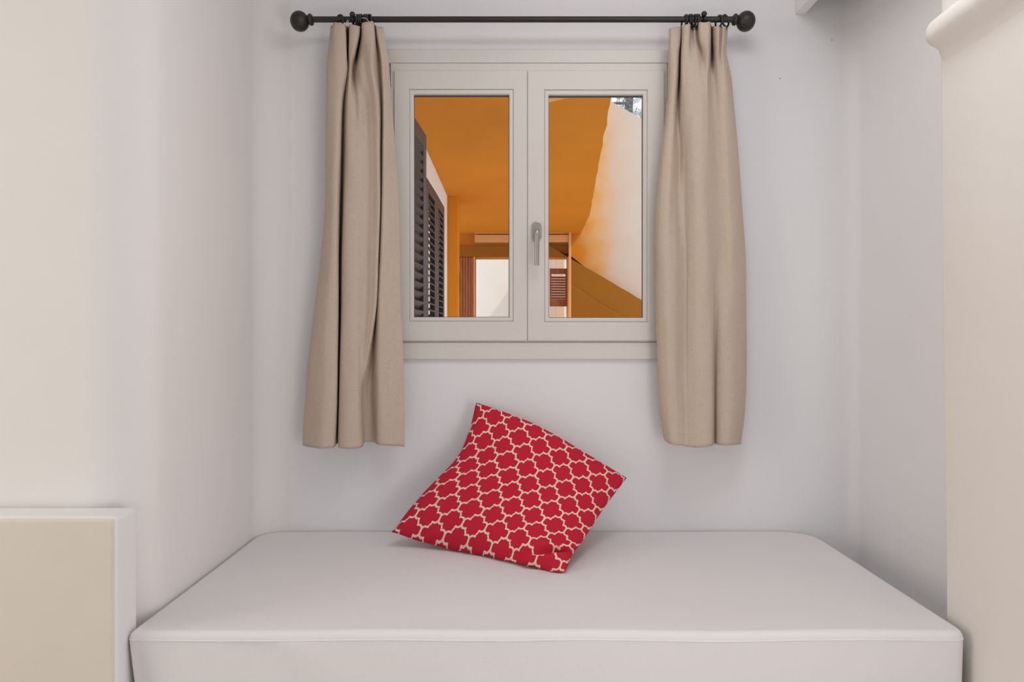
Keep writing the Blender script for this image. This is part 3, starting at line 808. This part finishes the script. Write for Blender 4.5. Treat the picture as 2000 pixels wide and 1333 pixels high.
Rr = [
 (48,  [(1307,.004),(1312,.014),(1329,.010),(1331,-.002),(1333,.018),(1346,.026),(1350,.006),(1356,.012),(1362,.006),(1366,.028),(1377,.034),(1386,.030),(1390,.000),(1394,.014),(1404,.022),(1408,.012),(1414,.020),(1422,.004)],
       [8,7,3,3,2,-2,-1,-1,2,-5,-4,-6,4,3,4,3,4,3]),
 (75,  [(1307,.004),(1312,.016),(1328,.012),(1331,-.002),(1333,.018),(1345,.026),(1350,.008),(1357,.014),(1363,.006),(1367,.026),(1377,.034),(1386,.030),(1390,-.002),(1394,.012),(1403,.022),(1407,.012),(1413,.020),(1420,.004)], None),
 (105, [(1306,.004),(1311,.018),(1324,.018),(1329,-.004),(1331,.018),(1342,.028),(1352,.024),(1362,.022),(1370,.012),(1374,.022),(1380,.032),(1385,.028),(1391,-.004),(1395,.010),(1402,.020),(1406,.014),(1411,.018),(1419,.004)], None),
 (150, [(1305,.004),(1311,.020),(1322,.020),(1328,-.006),(1330,.016),(1341,.028),(1352,.032),(1363,.032),(1371,.030),(1377,.030),(1381,.032),(1384,.026),(1389,.010),(1395,.010),(1402,.016),(1409,.018),(1418,.018),(1428,.002)], None),
 (200, [(1303,.004),(1308,.020),(1318,.022),(1324,-.006),(1330,.016),(1342,.030),(1354,.036),(1364,.036),(1372,.036),(1378,.034),(1382,.032),(1385,.026),(1391,.016),(1398,.014),(1406,.018),(1414,.020),(1424,.016),(1433,.002)], None),
 (300, [(1291,.002),(1298,.018),(1312,.024),(1322,.008),(1328,.002),(1337,.014),(1347,.030),(1358,.038),(1368,.040),(1376,.038),(1383,.034),(1388,.028),(1396,.020),(1403,.018),(1411,.022),(1420,.024),(1432,.016),(1442,.002)], None),
 (400, [(1282,.002),(1290,.018),(1305,.026),(1317,.018),(1325,.010),(1336,.012),(1346,.026),(1358,.038),(1370,.042),(1379,.040),(1386,.034),(1393,.028),(1401,.022),(1408,.020),(1416,.024),(1426,.026),(1438,.018),(1449,.002)], None),
 (500, [(1281,.002),(1288,.018),(1303,.030),(1318,.026),(1330,.016),(1339,.014),(1347,.026),(1360,.038),(1373,.042),(1383,.040),(1391,.034),(1398,.028),(1406,.024),(1414,.024),(1422,.028),(1432,.028),(1445,.018),(1456,.002)], None),
 (600, [(1281,.002),(1288,.018),(1303,.032),(1318,.030),(1330,.020),(1339,.016),(1346,.026),(1360,.038),(1374,.042),(1386,.040),(1393,.034),(1397,.024),(1404,.026),(1413,.030),(1423,.032),(1434,.030),(1446,.020),(1457,.002)], None),
 (700, [(1284,.002),(1291,.018),(1305,.032),(1318,.032),(1329,.024),(1338,.020),(1346,.028),(1360,.040),(1375,.044),(1388,.042),(1393,.034),(1396,.018),(1402,.026),(1413,.032),(1424,.034),(1435,.030),(1447,.020),(1458,.002)], None),
 (800, [(1288,.002),(1294,.018),(1307,.032),(1319,.034),(1330,.030),(1339,.026),(1348,.032),(1361,.042),(1376,.046),(1389,.044),(1393,.034),(1396,.016),(1401,.026),(1412,.032),(1423,.034),(1434,.030),(1445,.020),(1455,.002)], None),
 (868, [(1296,.002),(1300,.014),(1310,.032),(1321,.036),(1332,.034),(1341,.032),(1350,.036),(1362,.044),(1376,.048),(1389,.044),(1393,.032),(1396,.014),(1401,.026),(1411,.032),(1421,.034),(1431,.030),(1440,.018),(1447,.002)],
       [-14,-6,0,2,3,5,6,7,6,4,1,-1,1,2,2,2,1,0]),
]
curtain('curtain', Rr, 'beige linen curtain hanging right of the window, narrowing at its foot')

# ================================================================== CURTAIN ROD
YR = 2.478
rod = empty('curtain_rod', tuple(P(1020, 38, YR))); tag(rod, 'black iron curtain rod with ball finials above the window', 'curtain rod')
zr = P(0, 38, YR).z
x0, x1 = P(604, 0, YR).x, P(1438, 0, YR).x
bm = bmesh.new(); add_lathe(bm, [(0, .0098), (x1-x0, .0098)], (x0, YR, zr), (1, 0, 0), 24)
pole = bm_obj('pole', bm, M['black'], smooth=True); es = pole.modifiers.new('es', 'EDGE_SPLIT'); under(pole, rod)
for s, xe in ((-1, P(610, 0, YR).x), (1, P(1432, 0, YR).x)):
    bm = bmesh.new()
    R = .0335; c = .036
    pts = [(-.002, .0115), (.000, .0165), (.003, .0190), (.008, .0192), (.011, .0170), (.013, .0150)]
    for i in range(0, 15):
        a = math.radians(155-i*155/14); pts.append((c+.008+R*.92*math.cos(a), R*math.sin(a) if i < 14 else 0))
        if i == 7: pts.append((c+.008+R*.92*math.cos(a)+.0006, R*math.sin(a)-.002)); pts.append((c+.008+R*.92*math.cos(a)+.0022, R*math.sin(a)-.002))
    pts = sorted(pts, key=lambda p: p[0])
    d = Vector((s*.97, .10 if s > 0 else .10, -.10)).normalized()
    add_lathe(bm, pts, (xe, YR, zr), d, 32)
    f = bm_obj('finial', bm, M['black'], smooth=True); m = f.modifiers.new('es', 'EDGE_SPLIT'); m.split_angle = math.radians(40); under(f, rod)
for px, pk, pky in ((690, 688.5, 28.5), (1375, 1375, 27.5)):
    bx = P(px, 0, YR).x
    bm = bmesh.new()
    # wall plate, arm and cradle
    add_lathe(bm, [(0, .022), (.004, .022), (.006, .018), (.006, .0)], (bx, WALL_Y+.0005, zr-.004), (0, -1, 0), 20)
    add_tube(bm, [(bx, WALL_Y-.004, zr-.004), (bx, YR+.03, zr-.008), (bx, YR+.014, zr-.014), (bx, YR, zr-.0135), (bx, YR-.012, zr-.006), (bx, YR-.014, zr+.004)], .0042, 10)
    br = under(bm_obj('bracket', bm, M['black'], smooth=True), rod)
    bm = bmesh.new(); k = P(pk, pky, YR-.014); c = Vector((k.x, YR-.014, k.z))
    pts = [(0, .0035), (.006, .0035)] + [(.012+.0095*-math.cos(math.radians(a)), .0095*math.sin(math.radians(a))) for a in range(25, 181, 15)]
    pts[-1] = (pts[-1][0], 0)
    add_lathe(bm, pts, (k.x, YR-.004, k.z-.004), (0, -.9, .3), 16)
    kn = bm_obj('knob', bm, M['black'], br, smooth=True); kn.matrix_parent_inverse = br.matrix_world.inverted()
# rings
RR, rr0 = .0190, .0034
def ring(px, yaw, label, group, pitch=0, drop=.0050):
    c = P(px, 0, YR); 
    bm = bmesh.new(); add_torus(bm, (0, 0, 0), RR, rr0, (1, 0, 0))
    # small eyelet under the ring
    add_torus(bm, (0, 0, -RR-.0062), .0042, .0012, (0, 1, 0), 14, 6)
    o = bm_obj('curtain_ring', bm, M['black'], smooth=True)
    o.location = (c.x, YR, zr-drop); o.rotation_euler = (0, math.radians(pitch), math.radians(yaw))
    tag(o, label, 'curtain ring', group)
gl = 'rings bunched over the left curtain'; gr_ = 'rings bunched over the right curtain'
ring(663, 52, 'black curtain ring turned sideways, alone near the left end of the rod', None)
for i, (px, yw, pt) in enumerate(((697, 8, 4), (702, 4, 0), (707, -4, -3), (711.5, 6, 2), (716, 2, -2), (720.5, -6, 3), (725, 10, -8))):
    ring(px, yw, ('first', 'second', 'third', 'fourth', 'fifth', 'sixth', 'last')[i]+' black curtain ring from the left in the tight bunch over the left curtain', gl, pt)
for i, (px, yw, pt) in enumerate(((1337, 16, 10), (1345.5, 4, 2), (1351, -3, -2), (1356, 5, 2), (1361, 2, -3), (1366, -8, -6))):
    ring(px, yw, ('first', 'second', 'third', 'fourth', 'fifth', 'last')[i]+' black curtain ring from the left in the bunch over the right curtain', gr_, pt)
ring(1417, -48, 'black curtain ring turned sideways, alone near the right end of the rod', None)
ring(1404, 80 if False else 20, 'black curtain ring just inside the one at the right end', None, drop=.0075)
# pale curtain hooks
cs = sorted([o for o in bpy.data.objects if o.name.startswith('curtain') and o.get('category') == 'curtain'], key=lambda o: o.name)
for par, pts in ((cs[0], [(706, 35.5), (712, 35), (717, 37.5), (719.5, 41), (720, 48)]), (cs[0], [(677, 46), (677, 42), (679, 40), (681, 42), (679, 44)]), (cs[1], [(1334, 52), (1334, 48), (1335.5, 46), (1337, 48)])):
    bm = bmesh.new(); add_tube(bm, [P(a, b, YR-.027) for a, b in pts], .0009, 6)
    bm_obj('hook', bm, M['hook'], par, smooth=True)
